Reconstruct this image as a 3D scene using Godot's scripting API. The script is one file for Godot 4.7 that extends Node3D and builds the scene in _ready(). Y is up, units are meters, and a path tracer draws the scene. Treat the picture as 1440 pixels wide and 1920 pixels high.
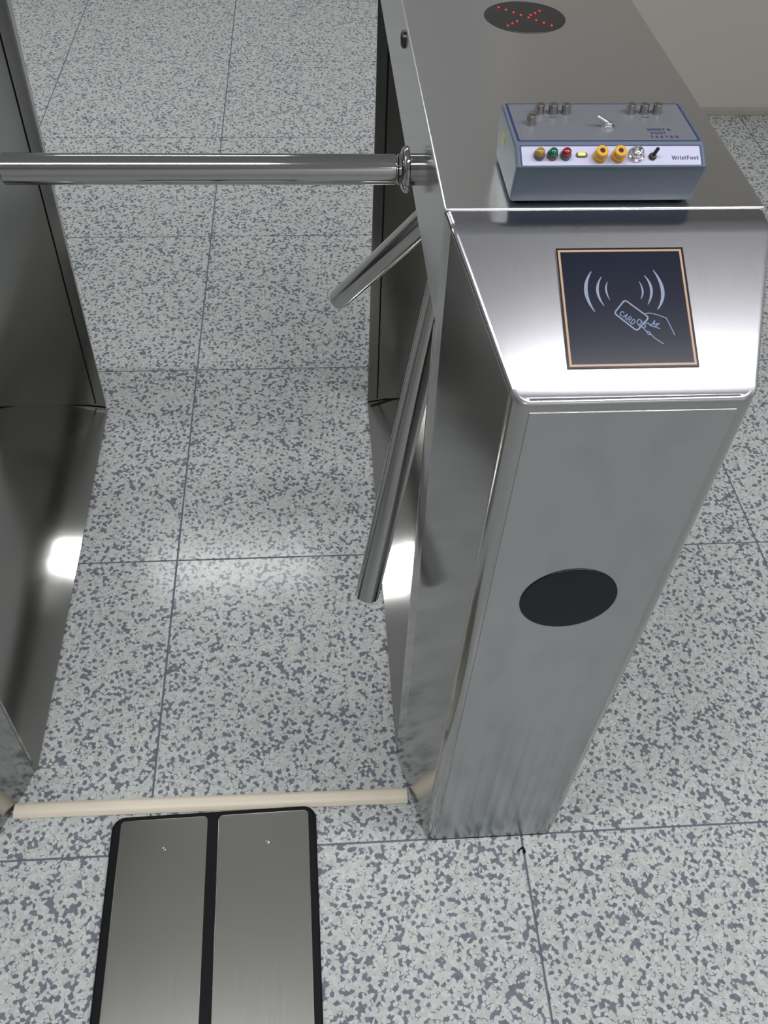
extends Node3D
# A tripod turnstile lane seen from above: two brushed steel turnstiles, a tester box on one, a foot plate in front.

const TOP := 1.0317          # height of the turnstile's cover
const ROOM_H := 2.7

# ---------------------------------------------------------------- mesh building
class MB:
	var v := PackedVector3Array()
	func tri(a: Vector3, b: Vector3, c: Vector3, out: Vector3) -> void:
		var n := (c - a).cross(b - a)
		if n.length_squared() < 1e-18:
			return
		if n.dot(out) < 0.0:
			v.append(a); v.append(c); v.append(b)
		else:
			v.append(a); v.append(b); v.append(c)
	func quad(a: Vector3, b: Vector3, c: Vector3, d: Vector3, out: Vector3) -> void:
		tri(a, b, c, out)
		tri(a, c, d, out)
	# surface of revolution: profile of (radius, height) from the bottom up, solid inside
	func lathe(profile: PackedVector2Array, t: Transform3D, seg := 32) -> void:
		for i in profile.size() - 1:
			var p := profile[i]
			var q := profile[i + 1]
			if p.distance_to(q) < 1e-7:
				continue
			var d := (q - p).normalized()
			for k in seg:
				var a := TAU * k / seg
				var b := TAU * (k + 1) / seg
				var m := (a + b) / 2.0
				var out := t.basis * Vector3(cos(m) * d.y, -d.x, sin(m) * d.y)
				quad(t * Vector3(cos(a) * p.x, p.y, sin(a) * p.x), t * Vector3(cos(b) * p.x, p.y, sin(b) * p.x),
					t * Vector3(cos(b) * q.x, q.y, sin(b) * q.x), t * Vector3(cos(a) * q.x, q.y, sin(a) * q.x), out)
	func rod(a: Vector3, b: Vector3, r: float, bev := 0.002, seg := 40) -> void:
		var l := a.distance_to(b)
		lathe(PackedVector2Array([Vector2(0, 0), Vector2(r - bev, 0), Vector2(r - bev * 0.3, bev * 0.3), Vector2(r, bev), Vector2(r, l - bev), Vector2(r - bev * 0.3, l - bev * 0.3), Vector2(r - bev, l), Vector2(0, l)]), MB.along(a, b), seg)
	# a plate: polygon in the (u, v) plane of t, from height h0 to h1 along t's y, edges rounded by bev at both faces
	func plate(poly: PackedVector2Array, t: Transform3D, h0: float, h1: float, bev := 0.001, rounds := 2, both := true) -> void:
		var ctr := Vector2.ZERO
		for p in poly:
			ctr += p
		ctr /= poly.size()
		var levels := []
		if both:
			for k in rounds + 1:
				var a := PI / 2 * k / rounds
				levels.append(Vector2(bev * (1 - sin(a)), h0 + bev * (1 - cos(a))))
		else:
			levels.append(Vector2(0, h0))
		for k in rounds + 1:
			var a := PI / 2 * k / rounds
			levels.append(Vector2(bev * (1 - cos(a)), h1 - bev * (1 - sin(a))))
		var rings := []
		for l in levels:
			var ring := MB.inset(poly, l.x)
			var pts := PackedVector3Array()
			for p in ring:
				pts.append(t * Vector3(p.x, l.y, p.y))
			rings.append(pts)
		var n := poly.size()
		for r in rings.size() - 1:
			for i in n:
				var j := (i + 1) % n
				var e := poly[j] - poly[i]
				var side := Vector2(e.y, -e.x)
				if side.dot((poly[i] + poly[j]) / 2 - ctr) < 0:
					side = -side
				var rise: float = levels[r + 1].y - levels[r].y
				var inward: float = levels[r + 1].x - levels[r].x
				var out: Vector3 = t.basis * (Vector3(side.x, 0, side.y).normalized() * rise + Vector3(0, inward, 0))
				quad(rings[r][i], rings[r][j], rings[r + 1][j], rings[r + 1][i], out)
		for cap in [[0, -1.0], [rings.size() - 1, 1.0]]:
			var ring := MB.inset(poly, levels[cap[0]].x)
			var idx := Geometry2D.triangulate_polygon(ring)
			for k in idx.size() / 3:
				tri(rings[cap[0]][idx[k * 3]], rings[cap[0]][idx[k * 3 + 1]], rings[cap[0]][idx[k * 3 + 2]], t.basis.y * cap[1])
	func box(a: Vector3, b: Vector3, bev := 0.001) -> void:
		var lo := Vector3(minf(a.x, b.x), minf(a.y, b.y), minf(a.z, b.z))
		var hi := Vector3(maxf(a.x, b.x), maxf(a.y, b.y), maxf(a.z, b.z))
		plate(PackedVector2Array([Vector2(lo.x, lo.z), Vector2(hi.x, lo.z), Vector2(hi.x, hi.z), Vector2(lo.x, hi.z)]), Transform3D.IDENTITY, lo.y, hi.y, bev, 1)
	# normals are averaged, weighted by area, over faces that meet at less than the given angle; UVs are in metres
	func done(shift := Vector3.ZERO, angle := 38.0, uv = null) -> ArrayMesh:
		var n := v.size() / 3
		var area := PackedVector3Array()
		var faces := {}
		for f in n:
			area.append((v[f * 3 + 2] - v[f * 3]).cross(v[f * 3 + 1] - v[f * 3]))
			for k in 3:
				var key := Vector3i((v[f * 3 + k] * 50000.0).round())
				if not faces.has(key):
					faces[key] = PackedInt32Array()
				faces[key].append(f)
		var limit := cos(deg_to_rad(angle))
		var normals := PackedVector3Array()
		var uvs := PackedVector2Array()
		var pts := PackedVector3Array()
		for f in n:
			var own := area[f].normalized()
			var a := own.abs()
			for k in 3:
				var p := v[f * 3 + k]
				var sum := Vector3.ZERO
				for g in faces[Vector3i((p * 50000.0).round())]:
					if area[g].normalized().dot(own) > limit:
						sum += area[g]
				normals.append(sum.normalized())
				if uv != null:
					uvs.append(uv.call(p))
				elif a.y >= a.x and a.y >= a.z:
					uvs.append(Vector2(p.x, p.z))
				elif a.x >= a.z:
					uvs.append(Vector2(p.z, p.y))
				else:
					uvs.append(Vector2(p.x, p.y))
				pts.append(p - shift)
		var arrays := []
		arrays.resize(Mesh.ARRAY_MAX)
		arrays[Mesh.ARRAY_VERTEX] = pts
		arrays[Mesh.ARRAY_NORMAL] = normals
		arrays[Mesh.ARRAY_TEX_UV] = uvs
		var m := ArrayMesh.new()
		m.add_surface_from_arrays(Mesh.PRIMITIVE_TRIANGLES, arrays)
		return m
	static func along(a: Vector3, b: Vector3) -> Transform3D:
		var y := (b - a).normalized()
		var x := y.cross(Vector3(0.123, 0.3, 0.95)).normalized()
		return Transform3D(Basis(x, y, x.cross(y)), a)
	static func inset(poly: PackedVector2Array, d: float) -> PackedVector2Array:
		if d == 0.0:
			return poly
		var out := PackedVector2Array()
		var n := poly.size()
		var turn := 0.0
		for i in n:
			turn += poly[i].cross(poly[(i + 1) % n])
		for i in n:
			var e := (poly[i] - poly[(i + n - 1) % n]).normalized()
			var f := (poly[(i + 1) % n] - poly[i]).normalized()
			var a := Vector2(-e.y, e.x) * signf(turn)
			var b := Vector2(-f.y, f.x) * signf(turn)
			out.append(poly[i] + (a + b) * d / (1.0 + a.dot(b)))
		return out
	static func rounded(x0: float, z0: float, x1: float, z1: float, r: float, seg := 6) -> PackedVector2Array:
		var out := PackedVector2Array()
		for c in [[x1 - r, z1 - r, 0.0], [x0 + r, z1 - r, 90.0], [x0 + r, z0 + r, 180.0], [x1 - r, z0 + r, 270.0]]:
			for k in seg + 1:
				var a := deg_to_rad(c[2] + 90.0 * k / seg)
				out.append(Vector2(c[0] + r * cos(a), c[1] + r * sin(a)))
		return out
	static func ellipse(r: float, seg := 48) -> PackedVector2Array:
		var out := PackedVector2Array()
		for k in seg:
			out.append(Vector2(cos(TAU * k / seg), sin(TAU * k / seg)) * r)
		return out

# ---------------------------------------------------------------- naming
var M := {}
var taken := {}

func numbered(called: String) -> String:
	taken[called] = taken.get(called, -1) + 1
	return called if taken[called] == 0 else "%s_%03d" % [called, taken[called]]

func thing(called: String, label: String, category: String, at: Vector3) -> Node3D:
	var o := Node3D.new()
	o.name = numbered(called)
	add_child(o)
	o.position = at
	o.set_meta("label", label)
	o.set_meta("category", category)
	return o

# one named mesh under a thing or a part; the builder's points are in the scene's own axes
func part(called: String, mb: MB, m: Material, parent: Node3D, angle := 38.0, uv = null) -> MeshInstance3D:
	var o := MeshInstance3D.new()
	o.name = called
	var at := Vector3.ZERO
	var p: Node = parent
	while p != self:
		at += p.position
		p = p.get_parent()
	o.mesh = mb.done(at, angle, uv)
	o.material_override = m
	o.cast_shadow = GeometryInstance3D.SHADOW_CASTING_SETTING_ON
	parent.add_child(o, true)
	return o

func struct(called: String, mb: MB, m: Material) -> MeshInstance3D:
	var o := part(called, mb, m, self)
	o.set_meta("kind", "structure")
	return o

# ---------------------------------------------------------------- textures and materials
func noise(seed_: int, freq: float, kind := FastNoiseLite.TYPE_SIMPLEX_SMOOTH, octaves := 3) -> FastNoiseLite:
	var n := FastNoiseLite.new()
	n.seed = seed_
	n.frequency = freq
	n.noise_type = kind
	n.fractal_type = FastNoiseLite.FRACTAL_FBM if octaves > 1 else FastNoiseLite.FRACTAL_NONE
	n.fractal_octaves = octaves
	return n

# vinyl with pale chips and slate flecks: every chip is one cell, thin darker cracks between
func fleck_texture() -> ImageTexture:
	var s := 2048
	var cell := noise(11, 0.1, FastNoiseLite.TYPE_CELLULAR, 1)
	cell.cellular_jitter = 1.0
	cell.cellular_return_type = FastNoiseLite.RETURN_CELL_VALUE
	cell.domain_warp_enabled = true
	cell.domain_warp_amplitude = 5.0
	cell.domain_warp_frequency = 0.06
	cell.domain_warp_fractal_type = FastNoiseLite.DOMAIN_WARP_FRACTAL_NONE
	var values := cell.get_image(s, s, false, false, true).get_data()
	cell.cellular_return_type = FastNoiseLite.RETURN_DISTANCE2_SUB
	var edges := cell.get_image(s, s, false, false, true).get_data()
	var drift := noise(5, 0.012, FastNoiseLite.TYPE_SIMPLEX_SMOOTH, 2).get_image(s, s, false, false, true).get_data()
	var fray := noise(9, 0.045, FastNoiseLite.TYPE_SIMPLEX_SMOOTH, 2).get_image(s, s, false, false, true).get_data()
	var out := PackedByteArray()
	out.resize(s * s * 3)
	for i in s * s:
		var c := values[i]
		var limit := 49 + (drift[i] - 128) / 4
		var at := i * 3
		if c < limit or (edges[i] < 34 and fray[i] > 157):
			var g := 99 + (c * 7) % 12
			out[at] = g
			out[at + 1] = g + 3
			out[at + 2] = g + 12
		else:
			var g := 166 + (c * 13) % 17
			if edges[i] < 16:
				g -= 18 - edges[i]
			out[at] = g
			out[at + 1] = g + 3
			out[at + 2] = g + 1
	var im := Image.create_from_data(s, s, false, Image.FORMAT_RGB8, out)
	return ImageTexture.create_from_image(im)

# fine parallel brush lines along v, as roughness
func brush_texture(lo: float, hi: float, seed_: int) -> ImageTexture:
	var fine := noise(seed_, 0.45, FastNoiseLite.TYPE_SIMPLEX_SMOOTH, 2).get_image(512, 6, false, false, true)
	fine.resize(512, 256, Image.INTERPOLATE_CUBIC)
	var a := fine.get_data()
	var out := PackedByteArray()
	out.resize(a.size())
	for i in out.size():
		out[i] = int(255.0 * clampf(lo + (hi - lo) * a[i] / 255.0, 0.0, 1.0))
	return ImageTexture.create_from_image(Image.create_from_data(512, 256, false, Image.FORMAT_L8, out))

# faint upright smears of dirt on the leg's front sheet, denser near the floor
func smear_texture() -> ImageTexture:
	var streak := noise(77, 0.06, FastNoiseLite.TYPE_SIMPLEX_SMOOTH, 4).get_image(256, 10, false, false, true)
	streak.resize(256, 512, Image.INTERPOLATE_CUBIC)
	var blot := noise(78, 0.016, FastNoiseLite.TYPE_SIMPLEX_SMOOTH, 4).get_image(256, 512, false, false, true)
	var a := streak.get_data()
	var b := blot.get_data()
	var im := Image.create(256, 512, false, Image.FORMAT_RGB8)
	for y in 512:
		var low := clampf((y - 260) / 250.0, 0.0, 1.0)
		for x in 256:
			var k := a[y * 256 + x] / 255.0
			var m := b[y * 256 + x] / 255.0
			var d := clampf((k - 0.42) * 1.6, 0.0, 1.0) * low * 0.2 + clampf(m - 0.5, 0.0, 1.0) * 0.1
			if y > 500:
				d += clampf((k - 0.3), 0.0, 1.0) * (y - 500) / 12.0 * 0.3
			im.set_pixel(x, y, Color(0.69 * (1.0 - d), 0.69 * (1.0 - d * 0.8), 0.695 * (1.0 - d * 0.75)))
	return ImageTexture.create_from_image(im)

func steel(called: String, tint: Color, lo: float, hi: float, seed_: int, scale_ := Vector3(3, 3, 3)) -> StandardMaterial3D:
	var m := StandardMaterial3D.new()
	m.resource_name = called
	m.albedo_color = tint
	m.metallic = 1.0
	m.roughness = 1.0
	m.roughness_texture = brush_texture(lo, hi, seed_)
	m.roughness_texture_channel = BaseMaterial3D.TEXTURE_CHANNEL_RED
	m.uv1_scale = scale_
	return m

func plain(called: String, tint: Color, rough := 0.5, metal := 0.0, specular := 0.5) -> StandardMaterial3D:
	var m := StandardMaterial3D.new()
	m.resource_name = called
	m.albedo_color = tint
	m.roughness = rough
	m.metallic = metal
	m.metallic_specular = specular
	return m

func glow(called: String, tint: Color, energy: float) -> StandardMaterial3D:
	var m := plain(called, tint, 0.4)
	m.emission_enabled = true
	m.emission = tint
	m.emission_energy_multiplier = energy
	return m

# strokes drawn into a square picture: each is a row of points in 0..1, its width swelling in the middle
func stroke(im: Image, pts: Array, w: float, tint: Color, swell := false) -> void:
	var s := float(im.get_width())
	var line := PackedVector2Array()
	if swell and pts.size() == 3:
		var mid: Vector2 = pts[1] * 2.0 - (pts[0] + pts[2]) * 0.5
		for k in 25:
			var t := k / 24.0
			line.append((pts[0] as Vector2) * (1 - t) * (1 - t) + mid * 2 * t * (1 - t) + (pts[2] as Vector2) * t * t)
	else:
		for p in pts:
			line.append(p)
	for i in line.size() - 1:
		var a := line[i] * s
		var b := line[i + 1] * s
		var half := w * s / 2.0
		if swell:
			half *= 0.25 + 0.75 * sin(PI * (i + 0.5) / (line.size() - 1))
		for y in range(maxi(0, int(minf(a.y, b.y) - half - 2)), mini(int(s), int(maxf(a.y, b.y) + half + 3))):
			for x in range(maxi(0, int(minf(a.x, b.x) - half - 2)), mini(int(s), int(maxf(a.x, b.x) + half + 3))):
				var p := Vector2(x + 0.5, y + 0.5)
				var near := Geometry2D.get_closest_point_to_segment(p, a, b)
				var cover := clampf(half - p.distance_to(near) + 0.5, 0.0, 1.0)
				if cover > 0.0:
					im.set_pixel(x, y, im.get_pixel(x, y).lerp(tint, cover * tint.a))

func reader_print() -> ImageTexture:
	var im := Image.create(768, 768, false, Image.FORMAT_RGB8)
	var edge := Color8(30, 20, 22)
	im.fill(edge)
	im.fill_rect(Rect2i(14, 14, 740, 740), Color8(158, 134, 114))
	im.fill_rect(Rect2i(27, 27, 714, 714), edge)
	im.fill_rect(Rect2i(31, 31, 706, 706), Color8(12, 17, 34))
	var ink := Color8(118, 127, 146)
	var thin := Color8(100, 114, 142)
	for a in [[0.259, 0.204, 0.203, 0.364, 0.252, 0.535, 0.028], [0.333, 0.25, 0.292, 0.365, 0.328, 0.488, 0.021], [0.377, 0.292, 0.359, 0.359, 0.378, 0.441, 0.014],
			[0.622, 0.292, 0.64, 0.371, 0.618, 0.437, 0.014], [0.669, 0.243, 0.709, 0.357, 0.668, 0.483, 0.021], [0.744, 0.199, 0.795, 0.373, 0.739, 0.524, 0.028]]:
		stroke(im, [Vector2(a[0], a[1]), Vector2(a[2], a[3]), Vector2(a[4], a[5])], a[6], ink, true)
	# the card with rounded corners
	var c := PackedVector2Array([Vector2(0.494, 0.443), Vector2(0.662, 0.593), Vector2(0.557, 0.701), Vector2(0.4, 0.552)])
	var ring := []
	for i in 4:
		var p := c[i]
		var q := c[(i + 3) % 4]
		var r := c[(i + 1) % 4]
		for k in 7:
			var t := k / 6.0
			var a := p + (q - p).normalized() * 0.024
			var b := p + (r - p).normalized() * 0.024
			ring.append(a * (1 - t) * (1 - t) + p * 2 * t * (1 - t) + b * t * t)
	ring.append(ring[0])
	stroke(im, ring, 0.0115, ink)
	# CARD, along the card's long side
	var right := (c[1] - c[0]).normalized()
	var down := (c[3] - c[0]).normalized()
	var at := Vector2(0.462, 0.532)
	var letters := {"C": [[0.9, 0.2, 0.55, 0, 0.1, 0.25, 0.1, 0.75, 0.55, 1, 0.9, 0.8]], "A": [[0, 1, 0.5, 0, 1, 1], [0.2, 0.62, 0.8, 0.62]], "R": [[0.1, 1, 0.1, 0, 0.7, 0, 0.9, 0.25, 0.7, 0.5, 0.1, 0.5], [0.5, 0.5, 0.95, 1]], "D": [[0.1, 0, 0.1, 1, 0.6, 1, 0.92, 0.7, 0.92, 0.3, 0.6, 0, 0.1, 0]]}
	for k in 4:
		for row in letters["CARD"[k]]:
			var pts := []
			for j in range(0, row.size(), 2):
				pts.append(at + right * (k * 0.035 + row[j] * 0.026) + down * (row[j + 1] * 0.042))
			stroke(im, pts, 0.0075, thin)
	# the hand that holds it
	for row in [[0.628, 0.563, 0.655, 0.557, 0.683, 0.557, 0.74, 0.575, 0.795, 0.599, 0.815, 0.655, 0.842, 0.739], [0.565, 0.628, 0.578, 0.61, 0.59, 0.607, 0.601, 0.62, 0.599, 0.635, 0.585, 0.65, 0.57, 0.645, 0.565, 0.628],
			[0.599, 0.625, 0.63, 0.64, 0.653, 0.637], [0.575, 0.655, 0.601, 0.669, 0.628, 0.703, 0.641, 0.732, 0.662, 0.732, 0.651, 0.71, 0.63, 0.705], [0.651, 0.72, 0.686, 0.762, 0.748, 0.81],
			[0.646, 0.637, 0.671, 0.656, 0.703, 0.62, 0.692, 0.652, 0.734, 0.642, 0.697, 0.671, 0.66, 0.655], [0.69, 0.665, 0.736, 0.686], [0.62, 0.64, 0.629, 0.666, 0.612, 0.675]]:
		var pts := []
		for j in range(0, row.size(), 2):
			pts.append(Vector2(row[j], row[j + 1]))
		stroke(im, pts, 0.008, thin)
	return ImageTexture.create_from_image(im)

func make_materials() -> void:
	M.steel = steel("brushed steel", Color(0.66, 0.66, 0.65), 0.14, 0.165, 21)
	M.cover = steel("matte brushed steel", Color(0.89, 0.89, 0.885), 0.22, 0.24, 31)
	M.front = M.cover.duplicate()
	M.front.resource_name = "smeared front sheet"
	M.front.albedo_color = Color.WHITE
	M.front.albedo_texture = smear_texture()
	M.front.roughness_texture = null
	M.front.roughness = 0.27
	M.front.uv1_scale = Vector3.ONE
	M.head = steel("bright satin steel", Color(0.72, 0.715, 0.735), 0.19, 0.205, 35)
	M.pan = steel("bright brushed steel", Color(0.74, 0.735, 0.72), 0.115, 0.13, 41, Vector3(4, 1.5, 1))
	M.pan.anisotropy_enabled = true
	M.pan.anisotropy = 1.0
	M.tube = steel("polished steel tube", Color(0.65, 0.65, 0.645), 0.07, 0.09, 51)
	M.chrome = plain("chrome", Color(0.86, 0.86, 0.86), 0.12, 1.0)
	M.stud = plain("worn nickel", Color(0.68, 0.66, 0.65), 0.18, 1.0)
	M.dark_metal = plain("dark metal", Color(0.3, 0.29, 0.3), 0.3, 1.0)
	M.black_glass = plain("black glass", Color(0.035, 0.038, 0.05), 0.22)
	M.display = plain("dark display", Color(0.1, 0.1, 0.105), 0.35)
	M.window = plain("dark blue-black window", Color(0.035, 0.04, 0.055), 0.4, 0.0, 0.35)
	M.led = glow("red diode", Color(0.95, 0.12, 0.14), 0.55)
	M.reader_side = plain("reader rim", Color(0.1, 0.07, 0.07), 0.4)
	M.reader = plain("printed reader face", Color.WHITE, 0.2, 0.0, 0.4)
	M.reader.albedo_texture = reader_print()
	M.grey_blue = plain("blue-grey moulded plastic", Color(0.25, 0.305, 0.36), 0.45)
	M.panel_grey = plain("grey printed panel", Color(0.35, 0.36, 0.385), 0.4)
	M.navy = plain("navy print", Color(0.11, 0.12, 0.3), 0.5)
	M.white_label = plain("white label", Color(0.62, 0.62, 0.71), 0.5)
	M.sticker = plain("pale yellow-green sticker", Color(0.55, 0.6, 0.33), 0.6)
	M.amber = plain("amber lens", Color(0.5, 0.4, 0.1), 0.15)
	M.green = plain("green lens", Color(0.02, 0.3, 0.2), 0.15)
	M.red = plain("red lens", Color(0.45, 0.02, 0.06), 0.15)
	M.bezel = plain("smoky bezel", Color(0.3, 0.29, 0.27), 0.3)
	M.yellow = plain("yellow plastic", Color(0.72, 0.53, 0.13), 0.3)
	M.pale_yellow = plain("pale yellow lens", Color(0.8, 0.77, 0.4), 0.3)
	M.dark = plain("dark hole", Color(0.06, 0.04, 0.03), 0.6)
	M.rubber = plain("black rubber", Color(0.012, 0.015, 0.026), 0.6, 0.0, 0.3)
	M.plate = steel("satin steel plate", Color(0.63, 0.63, 0.61), 0.25, 0.275, 61)
	M.cream = plain("cream plastic", Color(0.8, 0.765, 0.7), 0.45)
	M.wall = plain("warm grey painted wall", Color(0.69, 0.665, 0.645), 0.8)
	M.side_wall = plain("pale grey painted wall", Color(0.78, 0.78, 0.775), 0.8)
	M.skirting = plain("pale skirting", Color(0.6, 0.58, 0.54), 0.5)
	M.ceiling = plain("white ceiling", Color(0.86, 0.865, 0.87), 0.9)
	M.slab = plain("grey joint", Color(0.35, 0.36, 0.41), 0.7)
	M.tray = plain("white enamel", Color(0.85, 0.86, 0.87), 0.4)
	M.lamp = glow("lit lamp tube", Color(0.93, 0.97, 1.0), 3.0)
	M.floor = plain("flecked vinyl", Color.WHITE, 0.14, 0.0, 0.25)
	M.floor.albedo_texture = fleck_texture()

# ---------------------------------------------------------------- the turnstile
# plan of an end leg: x on the lane side and on the far side at depth d from its inner face (d grows towards the leg's front)
func edge_line(lo: Array, d: float) -> float:
	for i in lo.size() - 1:
		if d <= lo[i + 1].x or i == lo.size() - 2:
			return lo[i].y + (lo[i + 1].y - lo[i].y) * (d - lo[i].x) / (lo[i + 1].x - lo[i].x)
	return 0.0

func cover_height(d: float) -> float:
	# flat, a soft bend, the reader's slope, then the lip
	var ridge := 0.03
	var slope := 0.0767 / 0.15
	var bend := 0.008
	if d < ridge - bend:
		return TOP
	if d < ridge + bend:
		var t := (d - ridge + bend) / (2.0 * bend)
		return TOP - slope * bend * t * t
	return TOP - slope * (d - ridge)

func leg_ring(top: bool, grow := 0.0) -> Array:
	# points (x, d), from the lane-side inner corner round the front to the far inner corner; same d left and right
	var left := [Vector2(0, 0.4115), Vector2(0.03, 0.414), Vector2(0.18, 0.457)] if top else [Vector2(0, 0.408), Vector2(0.03, 0.4155), Vector2(0.151, 0.446)]
	var right := [Vector2(0, 0.7095), Vector2(0.03, 0.707), Vector2(0.18, 0.668)] if top else [Vector2(0, 0.705), Vector2(0.03, 0.6965), Vector2(0.151, 0.649)]
	var front: float = (0.18 if top else 0.151) + grow
	var r := 0.013
	var ds := [0.0]
	for k in 9:
		ds.append(0.022 + k * 0.002)
	for k in 5:
		ds.append(0.038 + (front - r - 0.038) * (k + 1) / 5.0)
	var l := []
	for d in ds:
		l.append(Vector3(edge_line(left, d), edge_line(right, d), d))
	for k in 8:
		var a := PI / 2 * (k + 1) / 8.0
		var d := front - r + r * sin(a)
		var off := r * (1.0 - cos(a)) * 0.86
		l.append(Vector3(edge_line(left, d) + off, edge_line(right, d) - off, d))
	return l

func leg_shell(side: float) -> Array:
	# side +1: the near leg (inner face at z = -0.15, front towards the camera); -1: the far leg, mirrored
	var mb := MB.new()
	var z := func(d: float) -> float: return -0.15 + d if side > 0 else -1.063 - d
	var bottom := leg_ring(false)
	var top := leg_ring(true)
	var n := top.size()
	var lip := 0.005
	# rings of points, lane side then far side
	var levels := []
	var ctr := Vector3(0.5585, 0.5, z.call(0.07))
	var rows := []
	for k in 7:
		var row_l := []
		var row_r := []
		for i in n:
			var b: Vector3 = bottom[i]
			var t: Vector3 = top[i]
			var y := cover_height(t.z)
			if k == 0:
				row_l.append(Vector3(b.x, 0.0, z.call(b.z)))
				row_r.append(Vector3(b.y, 0.0, z.call(b.z)))
			else:
				var a := PI / 2 * (k - 1) / 5.0
				var into := lip * (1 - cos(a))
				var d := t.z - into * (clampf((i - n + 9) / 8.0, 0.0, 1.0))
				var yy := y - lip * (1 - sin(a))
				var share := yy / y
				var x0 := lerpf(b.x, t.x, share) if k == 1 else t.x
				var x1 := lerpf(b.y, t.y, share) if k == 1 else t.y
				row_l.append(Vector3(x0 + into, yy, z.call(d)))
				row_r.append(Vector3(x1 - into, yy, z.call(d)))
		rows.append([row_l, row_r])
	for k in 3:
		for i in n - 1:
			for s in 2:
				var p: Array = rows[k][s]
				var q: Array = rows[k + 1][s]
				var mid: Vector3 = (p[i] + q[i + 1]) / 2.0
				var out := Vector3(mid.x - ctr.x, 0.02 if k > 0 else 0.0, mid.z - ctr.z)
				mb.quad(p[i], p[i + 1], q[i + 1], q[i], out)
		# front
		mb.quad(rows[k][0][n - 1], rows[k][1][n - 1], rows[k + 1][1][n - 1], rows[k + 1][0][n - 1], Vector3(0, 0.1, side))
	var cap := MB.new()
	for k in range(3, 6):      # the sloping head plate takes the rounded rim with it
		for i in n - 1:
			for s in 2:
				cap.quad(rows[k][s][i], rows[k][s][i + 1], rows[k + 1][s][i + 1], rows[k + 1][s][i], Vector3(rows[k][s][i].x - ctr.x, 0.2, 0))
		cap.quad(rows[k][0][n - 1], rows[k][1][n - 1], rows[k + 1][1][n - 1], rows[k + 1][0][n - 1], Vector3(0, 0.1, side))
	for i in n - 1:
		cap.quad(rows[6][0][i], rows[6][0][i + 1], rows[6][1][i + 1], rows[6][1][i], Vector3.UP)
	# inner face and underside
	for k in 3:
		mb.quad(rows[k][0][0], rows[k][1][0], rows[k + 1][1][0], rows[k + 1][0][0], Vector3(0, 0, -side))
	for i in n - 1:
		mb.quad(rows[0][0][i], rows[0][0][i + 1], rows[0][1][i + 1], rows[0][1][i], Vector3.DOWN)
	return [mb, cap]

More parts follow.
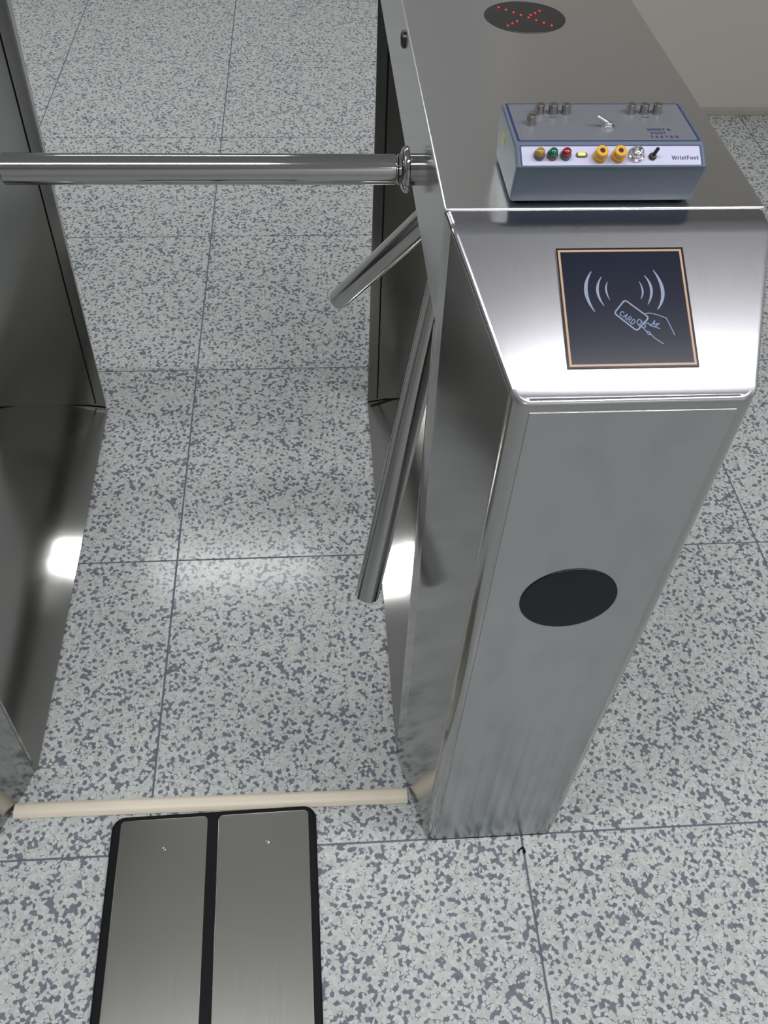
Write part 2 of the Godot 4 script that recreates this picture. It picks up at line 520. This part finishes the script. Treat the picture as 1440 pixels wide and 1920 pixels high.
func make_turnstile(label: String) -> Node3D:
	var o := thing("turnstile", label, "turnstile", Vector3(0.5605, 0, -0.6065))
	for side in [1.0, -1.0]:
		var shell := leg_shell(side)
		var leg := part("leg", shell[0], M.steel, o, 30.0)
		part("head_plate", shell[1], M.head, leg, 30.0)
		var zi := -0.15 if side > 0 else -1.063           # inner face, with a centre sheet between two flanges
		var sheet := MB.new()
		var flange := MB.new()
		var x0 := 0.4105
		for f in [[0.4325, 0.6835], [x0, 0.4292], [0.6868, 0.707]]:
			var mb := sheet if f[0] == 0.4325 else MB.new()
			mb.box(Vector3(f[0], 0.0185, zi - side * 0.005), Vector3(f[1], 0.9035, zi + side * 0.0004), 0.0008)
			if f[0] != 0.4325:
				part("flange", mb, M.steel, leg)
		part("inner_panel", sheet, M.steel, leg)
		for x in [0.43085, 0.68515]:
			var gap_shade := MB.new()  # black strip laid in the gap in place of its deep shade
			gap_shade.box(Vector3(x - 0.0018, 0.0185, zi - side * 0.0025), Vector3(x + 0.0018, 0.9035, zi + side * 0.0002), 0.0002)
			part("gap_shade", gap_shade, M.rubber, leg)
	# front panel of the near leg, a sheet lying on the leg's front, with its round window
	var tilt := Vector3(0, 0.955, 0.029).normalized()
	var face := Transform3D(Basis(Vector3.RIGHT, Vector3(0, -tilt.z, tilt.y), -tilt), Vector3(0.5555, 0, 0.001))   # x right, y out of the panel, z down
	var fp := MB.new()
	fp.plate(PackedVector2Array([Vector2(-0.0965, -0.004), Vector2(0.081, -0.004), Vector2(0.0975, -0.944), Vector2(-0.0845, -0.944)]), face, -0.0008, 0.0012, 0.0007, 2)
	var panel := part("front_panel", fp, M.front, o, 38.0, func(p: Vector3) -> Vector2: return Vector2((p.x - 0.44) / 0.22, 1.0 - p.y / 0.955))
	var wm := MB.new()
	wm.plate(MB.ellipse(0.0532), face.translated_local(Vector3(0, 0, -0.667)), 0.0, 0.0024, 0.0008, 2)
	var win := part("round_window", wm, M.window, panel)
	win.set_meta("label", "round blue-black sensor window in the front panel")
	# housing between the legs and its cover
	var h := MB.new()
	h.box(Vector3(0.4115, 0.905, -1.0625), Vector3(0.7095, 1.0298, -0.1503), 0.0015)
	part("housing", h, M.steel, o)
	var c := MB.new()
	c.plate(MB.rounded(0.4108, -1.066, 0.7102, -0.147, 0.003, 3), Transform3D.IDENTITY, 1.0299, 1.0331, 0.0016, 3)
	var cover := part("top_cover", c, M.cover, o)
	# round display with its cross of red diodes
	var at := Vector3(0.560, 1.0331, -0.598)
	var dm := MB.new()
	dm.plate(MB.ellipse(0.0505, 56), Transform3D(Basis.IDENTITY, at), -0.0005, 0.0006, 0.0004, 1)
	var disp := part("display", dm, M.display, cover)
	disp.set_meta("label", "round dark display with a red cross of diodes")
	for k in 8:
		for s in 2:
			if s == 1 and (k == 3 or k == 4):
				continue
			var t := k - 3.5
			var p := at + (Vector3(t * 0.0081, 0.0006, t * 0.0082) if s == 0 else Vector3(t * 0.0068 - 0.002, 0.0006, -t * 0.0068 + 0.006))
			var lm := MB.new()
			lm.lathe(PackedVector2Array([Vector2(0.0013, -0.0003), Vector2(0.0013, 0.0006), Vector2(0.0008, 0.0012), Vector2(0, 0.0014)]), Transform3D(Basis.IDENTITY, p), 8)
			part("red_diode", lm, M.led, disp)
	# lock on the lane side
	var lk := MB.new()
	lk.lathe(PackedVector2Array([Vector2(0.0105, -0.001), Vector2(0.0105, 0.002), Vector2(0.0092, 0.0035), Vector2(0.0075, 0.0042), Vector2(0.0065, 0.0026), Vector2(0, 0.0026)]), MB.along(Vector3(0.4115, 1.0085, -0.592), Vector3(0.3, 1.0085, -0.592)), 20)
	part("side_lock", lk, M.dark_metal, o)
	# base pan between the legs, its lane edges rolled down
	var pan := MB.new()
	var prof := []
	var rise := func(t: float) -> float: return 0.0045 + 0.19 * t if t < 0.045 else 0.01305 + 0.19 * (minf(t, 0.105) - 0.045) * (1.0 - (minf(t, 0.105) - 0.045) / 0.12)
	for k in 13:
		prof.append(Vector2(0.4085 + 0.01 * k, rise.call(0.01 * k)))
	for k in 13:
		prof.append(Vector2(0.5895 + 0.01 * k, rise.call(0.12 - 0.01 * k)))
	for i in prof.size() - 1:
		var p: Vector2 = prof[i]
		var q: Vector2 = prof[i + 1]
		for j in 6:
			var z0 := -1.0605 + 0.908 * j / 6.0
			var z1 := -1.0605 + 0.908 * (j + 1) / 6.0
			pan.quad(Vector3(p.x, p.y, z0), Vector3(q.x, q.y, z0), Vector3(q.x, q.y, z1), Vector3(p.x, p.y, z1), Vector3.UP)
		pan.quad(Vector3(p.x, p.y, -1.0605), Vector3(q.x, q.y, -1.0605), Vector3(q.x, 0, -1.0605), Vector3(p.x, 0, -1.0605), Vector3.FORWARD)
		pan.quad(Vector3(p.x, p.y, -0.1525), Vector3(q.x, q.y, -0.1525), Vector3(q.x, 0, -0.1525), Vector3(p.x, 0, -0.1525), Vector3.BACK)
	for e in [[0.4085, -1.0], [0.7095, 1.0]]:
		pan.quad(Vector3(e[0], 0, -1.0605), Vector3(e[0], 0.0045, -1.0605), Vector3(e[0], 0.0045, -0.1525), Vector3(e[0], 0, -0.1525), Vector3(e[1], 0, 0))
	pan.quad(Vector3(0.4085, 0, -1.0605), Vector3(0.7095, 0, -1.0605), Vector3(0.7095, 0, -0.1525), Vector3(0.4085, 0, -0.1525), Vector3.DOWN)
	part("base_pan", pan, M.pan, o)
	# the tripod: a hub at the housing's lower lane edge and three arms
	var hub := MB.new()
	var axis := Vector3(-0.717, -0.697, 0.0)
	var hc := Vector3(0.475, 0.912, -0.372)
	hub.lathe(PackedVector2Array([Vector2(0.0, -0.02), Vector2(0.05, -0.02), Vector2(0.05, 0.012), Vector2(0.046, 0.02), Vector2(0.036, 0.026), Vector2(0.018, 0.03), Vector2(0, 0.031)]), MB.along(hc, hc + axis), 40)
	var hub_node := part("hub", hub, M.tube, o)
	var tips := [Vector3(-0.0425, 0.9592, -0.3655), Vector3(0.351, 0.436, -0.165), Vector3(0.331, 0.577, -0.663)]
	var roots := [Vector3(0.4118, 0.953, -0.3715), Vector3(0.440, 0.88, -0.291), Vector3(0.438, 0.9, -0.378)]
	for k in 3:
		var a: Vector3 = roots[k]
		var b: Vector3 = tips[k]
		var dir := (b - a).normalized()
		var mb := MB.new()
		var from: float = 0.0255 if k == 0 else -0.02
		mb.rod(a + dir * from, b, 0.0165, 0.0012)
		var arm := part("arm", mb, M.tube, hub_node)
		if k == 0:      # the flanged socket that carries the level arm
			var cb := MB.new()
			cb.lathe(PackedVector2Array([Vector2(0, -0.012), Vector2(0.0174, -0.012), Vector2(0.0174, 0.0108), Vector2(0.0242, 0.0112), Vector2(0.0256, 0.0122), Vector2(0.0258, 0.0138), Vector2(0.0248, 0.0162), Vector2(0.0222, 0.0184), Vector2(0.0165, 0.0205), Vector2(0.0165, 0.023), Vector2(0.0145, 0.024), Vector2(0.0125, 0.024), Vector2(0.0125, 0.0262), Vector2(0, 0.0262)]), MB.along(a, b), 44)
			part("arm_socket", cb, M.tube, hub_node)
		var pl := MB.new()
		pl.lathe(PackedVector2Array([Vector2(0, -0.001), Vector2(0.0146, -0.001), Vector2(0.0146, 0.0006), Vector2(0.012, 0.0018), Vector2(0, 0.0022)]), MB.along(b, b + dir), 32)
		part("end_cap", pl, M.dark_metal, hub_node)
	return o

# ---------------------------------------------------------------- the scene
func _ready() -> void:
	# camera
	var cam := Camera3D.new()
	cam.name = "camera"
	cam.keep_aspect = Camera3D.KEEP_HEIGHT
	cam.fov = rad_to_deg(2.0 * atan(960.0 / 1763.224))
	cam.near = 0.05
	cam.far = 60.0
	cam.transform = Transform3D(Basis(Vector3(0.99737136, 0.02992325, 0.06599212), Vector3(0.02877168, 0.67232448, -0.73969723), Vector3(-0.06650226, 0.73965154, 0.66969624)).orthonormalized(), Vector3(0.29175585, 1.47639638, 0.62152071))
	add_child(cam)
	cam.current = true
	# surroundings and exposure
	var env := Environment.new()
	env.background_mode = Environment.BG_COLOR
	env.background_color = Color(0.5, 0.52, 0.55)
	env.ambient_light_source = Environment.AMBIENT_SOURCE_DISABLED
	env.tonemap_mode = Environment.TONE_MAPPER_LINEAR
	env.tonemap_exposure = 0.74
	env.sdfgi_enabled = true
	env.ssao_enabled = true
	env.ssil_enabled = true
	var we := WorldEnvironment.new()
	we.name = "surroundings"
	we.environment = env
	add_child(we)
	make_materials()
	# ceiling lamps, in rows across the lane, and three added fill lamps
	ceiling_lamp(Vector3(-0.2, ROOM_H, -2.71), 3.0, "white twin-tube ceiling lamp farthest along the lane, past both turnstiles")
	ceiling_lamp(Vector3(-0.2, ROOM_H, 0.33), 3.0, "white twin-tube ceiling lamp straight above the foot plate")
	ceiling_lamp(Vector3(1.2, ROOM_H, 0.33), 3.0, "white twin-tube ceiling lamp above the right turnstile's card reader end")
	ceiling_lamp(Vector3(2.4, ROOM_H, 0.33), 3.0, "white twin-tube ceiling lamp by the right wall")
	ceiling_lamp(Vector3(-2.4, ROOM_H, -1.3), 3.4, "added white twin-tube fill lamp by the left wall, out of view")  # added fill, unseen; its floor reflection falls behind the left turnstile
	ceiling_lamp(Vector3(-2.4, ROOM_H, -4.6), 1.8, "added white twin-tube fill lamp in the far left corner of the room, out of view")  # added fill, unseen, to lighten the back and the top cover
	ceiling_lamp(Vector3(2.3, ROOM_H, -4.6), 4.0, "added white twin-tube fill lamp behind the grey wall, out of view")  # added fill, unseen, brightens the far end of the room
	ceiling_lamp(Vector3(1.2, ROOM_H, 1.9), 2.5, "white twin-tube ceiling lamp nearest the near wall")
	room()
	# turnstiles
	var right := make_turnstile("complete steel tripod turnstile with a black card reader, blue-grey tester box on top")
	var reader := MB.new()
	var n := Vector3(0, 0.15, 0.0767).normalized()
	var face := Transform3D(Basis(Vector3.RIGHT, n, Vector3.RIGHT.cross(n)), Vector3(0.56274, 0.99476, -0.04775))
	reader.box(Vector3(-0.0579, -0.001, -0.0579), Vector3(0.0579, 0.0012, 0.0579), 0.0004)
	for i in reader.v.size():
		reader.v[i] = face * reader.v[i]
	var inv := face.affine_inverse()
	var rp := part("card_reader", reader, M.reader, right, 38.0, func(p: Vector3) -> Vector2: var q := inv * p; return Vector2(q.x / 0.1158 + 0.5, q.z / 0.1158 + 0.5))
	rp.set_meta("label", "black card reader square with a tan border and a card symbol")
	var left: Node3D = make_turnstile("steel turnstile cut off by the left edge, its far leg and base pan in view")
	left.position.x -= 0.9045
	tester()
	foot_plate()
	cable_cover()
	scrap()

func ceiling_lamp(at: Vector3, energy: float, label: String) -> void:
	var o := thing("ceiling_lamp", label, "ceiling lamp", at)
	o.set_meta("group", "ceiling lamps over the lane")
	var tray := MB.new()
	tray.box(at + Vector3(-0.47, -0.03, -0.13), at + Vector3(0.47, 0.0, 0.13), 0.004)
	part("tray", tray, M.tray, o)
	for s in [-1, 1]:
		var mb := MB.new()
		mb.rod(at + Vector3(-0.44, -0.046, 0.055 * s), at + Vector3(0.44, -0.046, 0.055 * s), 0.013, 0.002, 20)
		part("lamp_tube", mb, M.lamp, o)
	for s in [-1, 1]:
		var l := AreaLight3D.new()
		l.name = "lamp_light"
		l.area_size = Vector2(0.88, 0.05)
		l.light_energy = energy / 2.0
		l.light_color = Color(1.0, 1.0, 1.0)
		l.shadow_enabled = true
		l.area_range = 12.0
		l.area_attenuation = 2.0
		l.rotation_degrees = Vector3(-90, 0, 0)
		l.position = Vector3(0, -0.062, 0.055 * s)
		o.add_child(l, true)

func room() -> void:
	# floor: a slab with 0.6 m tiles on it, joints between
	var fl := Node3D.new()
	fl.name = "floor"
	fl.set_meta("kind", "structure")
	add_child(fl)
	var slab := MB.new()
	slab.box(Vector3(-3.1, -0.12, -6.1), Vector3(3.1, -0.0014, 2.5), 0.0005)
	part("subfloor", slab, M.slab, fl)
	var rng := RandomNumberGenerator.new()
	rng.seed = 7
	var kinds := []
	for k in 12:
		var mb := MB.new()
		mb.plate(PackedVector2Array([Vector2(-0.2984, -0.2984), Vector2(0.2984, -0.2984), Vector2(0.2984, 0.2984), Vector2(-0.2984, 0.2984)]), Transform3D.IDENTITY, -0.0013, 0.0, 0.0006, 1, false)
		var off := Vector2(rng.randf_range(0.255, 0.745), rng.randf_range(0.255, 0.745))
		var turn := (k % 4) * PI / 2
		kinds.append(mb.done(Vector3.ZERO, 30.0, func(p: Vector3) -> Vector2: return off + Vector2(p.x, p.z).rotated(turn) / 1.2))
	for i in 10:
		for j in 14:
			var t := MeshInstance3D.new()
			t.name = "tile"
			t.mesh = kinds[rng.randi() % 12]
			t.material_override = M.floor
			t.position = Vector3(-2.7 + 0.6 * i, 0, -5.7 + 0.6 * j)
			fl.add_child(t, true)
	var c := MB.new()
	c.box(Vector3(-3.1, ROOM_H, -6.1), Vector3(3.1, ROOM_H + 0.12, 2.5), 0.002)
	struct("ceiling", c, M.ceiling)
	for w in [["wall_back", Vector3(0.95, 0, -2.665), Vector3(3.0, ROOM_H, -2.565)], ["wall_left", Vector3(-3.1, 0, -6.1), Vector3(-3.0, ROOM_H, 2.5)], ["wall_right", Vector3(3.0, 0, -6.1), Vector3(3.1, ROOM_H, 2.5)], ["wall_far", Vector3(-3.0, 0, -6.1), Vector3(3.0, ROOM_H, -6.0)],
			["wall_near", Vector3(-3.0, 0, 2.4), Vector3(3.0, ROOM_H, 2.5)]]:
		var mb := MB.new()
		mb.box(w[1], w[2], 0.001)
		struct(w[0], mb, M.wall if w[0] == "wall_back" else M.side_wall)
	var b := MB.new()
	b.box(Vector3(0.95, 0.0, -2.565), Vector3(3.0, 0.024, -2.553), 0.002)
	struct("baseboard_back", b, M.skirting)

func tester() -> void:
	var at := Vector3(0.557, 1.0331, -0.2)
	var o := thing("static_tester", "blue-grey tester box with coloured buttons and yellow sockets on the right turnstile", "tester", at)
	var mb := MB.new()
	# side outline (height, z), swept along x
	var y0 := 1.0361
	var yt := 1.0867
	var outline := PackedVector2Array([Vector2(y0, -0.1555), Vector2(1.0722, -0.1442), Vector2(1.0745, -0.1446), Vector2(yt - 0.0012, -0.1632), Vector2(yt, -0.1652), Vector2(yt, -0.2415), Vector2(yt - 0.0012, -0.243), Vector2(1.072, -0.2445), Vector2(y0, -0.2405)])
	var side := Transform3D(Basis(Vector3.UP, Vector3.RIGHT, Vector3.BACK), Vector3.ZERO)
	mb.plate(outline, side, 0.4708, 0.6425, 0.003, 3)
	part("case", mb, M.grey_blue, o, 30.0)
	for x in [0.484, 0.630]:
		for z in [-0.167, -0.230]:
			var f := MB.new()
			f.lathe(PackedVector2Array([Vector2(0, 1.0331), Vector2(0.006, 1.0331), Vector2(0.007, 1.0363), Vector2(0, 1.0363)]), Transform3D(Basis.IDENTITY, Vector3(x, 0, z)), 16)
			part("foot", f, M.rubber, o)
	# printed top panel
	var p := MB.new()
	p.plate(MB.rounded(0.4738, -0.2405, 0.6388, -0.1668, 0.002, 3), Transform3D.IDENTITY, yt - 0.0004, yt + 0.0003, 0.0002, 1)
	part("panel_border", p, M.navy, o)
	p = MB.new()
	p.plate(MB.rounded(0.4758, -0.2388, 0.6368, -0.1686, 0.0015, 3), Transform3D.IDENTITY, yt - 0.0004, yt + 0.0005, 0.0001, 1)
	part("top_panel", p, M.panel_grey, o)
	var top := yt + 0.0005
	for s in [[0.5022, -0.2205], [0.5147, -0.2205], [0.5268, -0.2205], [0.4905, -0.1985], [0.5876, -0.2205], [0.6003, -0.2205], [0.6124, -0.2205]]:
		var k := MB.new()
		k.lathe(PackedVector2Array([Vector2(0.0046, 0), Vector2(0.0046, 0.001), Vector2(0.0042, 0.0016), Vector2(0.0042, 0.0078), Vector2(0.0037, 0.0088), Vector2(0.002, 0.0092), Vector2(0, 0.0092)]), Transform3D(Basis.IDENTITY, Vector3(s[0], top, s[1])), 20)
		part("metal_stud", k, M.stud, o)
	for s in [0.5135, 0.5998]:
		var k := MB.new()
		k.box(Vector3(s - 0.0032, top, -0.2128), Vector3(s + 0.0032, top + 0.0002, -0.2112), 0.0001)
		part("printed_dash", k, M.navy, o)
	# toggle switch lying on the top panel
	var t := MB.new()
	t.lathe(PackedVector2Array([Vector2(0.0066, 0), Vector2(0.0066, 0.0016), Vector2(0.0052, 0.0024), Vector2(0.0042, 0.0024), Vector2(0.0042, 0.0042), Vector2(0.003, 0.005), Vector2(0, 0.005)]), Transform3D(Basis.IDENTITY, Vector3(0.5605, top, -0.1925)), 6)
	var tg := part("toggle_switch", t, M.chrome, o, 20.0)
	t = MB.new()
	t.rod(Vector3(0.5605, top + 0.003, -0.1925), Vector3(0.549, top + 0.0095, -0.1935), 0.0019, 0.0008, 16)
	part("lever", t, M.chrome, tg)
	# words
	words("WRIST &", 0.0056, Transform3D(Basis(Vector3.RIGHT, Vector3.FORWARD, Vector3.UP), Vector3(0.6062, top + 0.0001, -0.1876)), M.navy, o)
	words("FOOT", 0.0054, Transform3D(Basis(Vector3.RIGHT, Vector3.FORWARD, Vector3.UP), Vector3(0.6040, top + 0.0001, -0.1808)), M.navy, o)
	words("T E S T E R", 0.0056, Transform3D(Basis(Vector3.RIGHT, Vector3.FORWARD, Vector3.UP), Vector3(0.6078, top + 0.0001, -0.1736)), M.navy, o)
	# sloping front panel: x right, y out, z down the slope
	var down := Vector3(0, 1.0745 - (yt - 0.0012), -0.1446 + 0.1632).normalized()
	var nrm := down.cross(Vector3.RIGHT).normalized()
	var f := Transform3D(Basis(Vector3.RIGHT, nrm, down), Vector3(0.5565, (1.0745 + yt - 0.0012) / 2, (-0.1446 - 0.1632) / 2))
	p = MB.new()
	p.plate(MB.rounded(-0.0817, -0.0103, 0.0817, 0.0098, 0.001, 2), f, -0.0004, 0.0003, 0.0001, 1)
	part("label_border", p, M.navy, o)
	p = MB.new()
	p.plate(MB.rounded(-0.0805, -0.0088, 0.0800, 0.0098, 0.0008, 2), f, -0.0004, 0.0005, 0.0001, 1)
	part("front_label", p, M.white_label, o)
	var spot := func(x: float, z := 0.0) -> Transform3D: return f.translated_local(Vector3(x - 0.5565, 0.0005, z))
	for b in [[0.4912, M.amber], [0.5028, M.green], [0.5147, M.red]]:
		var k := MB.new()
		k.lathe(PackedVector2Array([Vector2(0.0049, 0), Vector2(0.0049, 0.003), Vector2(0.0043, 0.0036), Vector2(0.0036, 0.0036)]), spot.call(b[0], 0.0005), 24)
		var bz := part("button_bezel", k, M.bezel, o)
		k = MB.new()
		k.lathe(PackedVector2Array([Vector2(0.004, 0.001), Vector2(0.004, 0.0062), Vector2(0.0036, 0.0078), Vector2(0.0022, 0.0089), Vector2(0, 0.0093)]), spot.call(b[0], 0.0005), 24)
		part("button", k, b[1], bz)
	var y := MB.new()
	y.plate(MB.rounded(-0.0052, -0.0024, 0.0052, 0.0024, 0.002, 4), spot.call(0.5292), 0.0, 0.0012, 0.0004, 1)
	var yb := part("indicator_bezel", y, M.bezel, o)
	y = MB.new()
	y.plate(MB.rounded(-0.0036, -0.0017, 0.0036, 0.0017, 0.0012, 4), spot.call(0.5290), 0.0, 0.0022, 0.0006, 2)
	part("indicator", y, M.pale_yellow, yb)
	for x in [0.5452, 0.5616]:
		var k := MB.new()
		k.lathe(PackedVector2Array([Vector2(0.0062, 0), Vector2(0.0062, 0.0035), Vector2(0.0054, 0.0045), Vector2(0.0054, 0.0098), Vector2(0.0049, 0.0104), Vector2(0.0024, 0.0104), Vector2(0.0022, 0.0096), Vector2(0.0022, 0.002)]), spot.call(x, 0.0018), 28)
		var so := part("yellow_socket", k, M.yellow, o)
		k = MB.new()
		k.lathe(PackedVector2Array([Vector2(0.0023, 0.002), Vector2(0.0023, 0.0085), Vector2(0.0, 0.0085)]), spot.call(x, 0.0018), 16)
		part("socket_hole", k, M.dark, so)
	var j := MB.new()
	j.lathe(PackedVector2Array([Vector2(0.0072, 0), Vector2(0.0072, 0.0018), Vector2(0.006, 0.0026), Vector2(0.0056, 0.0026), Vector2(0.0056, 0.0068), Vector2(0.0048, 0.0074), Vector2(0.0042, 0.0068), Vector2(0.0042, 0.003), Vector2(0.0022, 0.003), Vector2(0.0022, 0.0058), Vector2(0.0014, 0.0062), Vector2(0, 0.0055)]), spot.call(0.5779, 0.0004), 28)
	part("round_jack", j, M.chrome, o)
	var s := MB.new()
	s.lathe(PackedVector2Array([Vector2(0.0034, 0), Vector2(0.0034, 0.002), Vector2(0.0025, 0.003), Vector2(0, 0.003)]), spot.call(0.5927, 0.002), 16)
	var sw := part("small_switch", s, M.dark_metal, o)
	s = MB.new()
	var root: Transform3D = spot.call(0.5927, 0.002)
	s.rod(root * Vector3(0, 0.0025, 0), root * Vector3(0.0028, 0.0095, -0.003), 0.0016, 0.0007, 14)
	part("lever", s, M.dark_metal, sw)
	words("WristFoot", 0.0052, f.translated_local(Vector3(0.6225 - 0.5565, 0.0006, 0.0028)) * Transform3D(Basis(Vector3.RIGHT, Vector3.FORWARD, Vector3.UP), Vector3.ZERO), M.navy, o)
	# sticker on the left end
	var st := MB.new()
	st.plate(MB.rounded(-0.007, -0.007, 0.007, 0.007, 0.001, 2), Transform3D(Basis(Vector3.BACK, Vector3.LEFT, Vector3.DOWN), Vector3(0.4708, 1.066, -0.215)), -0.0002, 0.0003, 0.0001, 1)
	part("sticker", st, M.sticker, o)

func words(text: String, height: float, t: Transform3D, m: Material, parent: Node3D) -> void:
	var f := SystemFont.new()
	f.font_names = PackedStringArray(["Droid Sans"])
	f.font_weight = 700
	var tm := TextMesh.new()
	tm.text = text
	tm.font = f
	tm.font_size = 32
	tm.pixel_size = height / 32.0
	tm.depth = 0.00012
	tm.curve_step = 2.0
	var o := MeshInstance3D.new()
	o.name = "lettering"
	o.mesh = tm
	o.material_override = m
	o.transform = Transform3D(t.basis, t.origin - parent.position)
	parent.add_child(o, true)

func foot_plate() -> void:
	var at := Vector3(0.107, 0, 0.118)
	var o := thing("foot_plate", "black floor mat with two steel foot plates in front of the lane", "foot plate", at)
	var turn := Transform3D(Basis(Vector3.UP, deg_to_rad(0.9)), at)
	var mb := MB.new()
	mb.plate(MB.rounded(-0.1625, -0.180, 0.1645, 0.180, 0.021, 8), turn, 0.0, 0.0075, 0.003, 3)
	part("base_mat", mb, M.rubber, o)
	for s in [[-0.1482, -0.0098], [0.0072, 0.1524]]:
		mb = MB.new()
		mb.plate(MB.rounded(s[0], -0.1722, s[1], 0.1722, 0.008, 6), turn, 0.0065, 0.0086, 0.0007, 2)
		var pl := part("steel_plate", mb, M.plate, o)
		mb = MB.new()
		mb.lathe(PackedVector2Array([Vector2(0.0032, 0), Vector2(0.0032, 0.0005), Vector2(0.0026, 0.0008), Vector2(0.0019, 0.0005), Vector2(0.0019, 0.0002), Vector2(0, 0.0002)]), turn.translated_local(Vector3(s[0] + (0.072 if s[0] < 0 else 0.079), 0.0086, -0.122)), 20)
		part("rivet", mb, M.chrome, pl)

func cable_cover() -> void:
	var a := Vector3(-0.2195, 0, -0.0822)
	var b := Vector3(0.4212, 0, -0.0758)
	var o := thing("cable_cover", "cream plastic cable cover strip across the lane between the turnstiles", "cable cover", (a + b) / 2)
	var x := (b - a).normalized()
	var t := Transform3D(Basis(Vector3.UP, x, Vector3.UP.cross(x)), a)
	var mb := MB.new()
	var outline := PackedVector2Array([Vector2(0, -0.0135), Vector2(0.0018, -0.0135), Vector2(0.0062, -0.0092), Vector2(0.0078, -0.006), Vector2(0.0084, -0.002), Vector2(0.0084, 0.002), Vector2(0.0078, 0.006), Vector2(0.0062, 0.0092), Vector2(0.0018, 0.0135), Vector2(0, 0.0135)])
	mb.plate(outline, t, 0.0, a.distance_to(b), 0.0008, 1)
	part("strip", mb, M.cream, o, 25.0)

func scrap() -> void:
	var o := thing("tape_scrap", "tiny black scrap on the floor by the foot of the right turnstile", "scrap", Vector3(0.5974, 0, 0.026))
	var mb := MB.new()
	var pts := [Vector3(-0.007, 0.001, 0.002), Vector3(-0.002, 0.0035, -0.001), Vector3(0.002, 0.0015, -0.004), Vector3(0.0045, 0.001, 0.001), Vector3(0.003, 0.001, 0.006)]
	for i in 4:
		mb.rod(o.position + pts[i], o.position + pts[i + 1], 0.0011 + 0.0003 * i, 0.0004, 8)
	part("curl", mb, M.rubber, o)
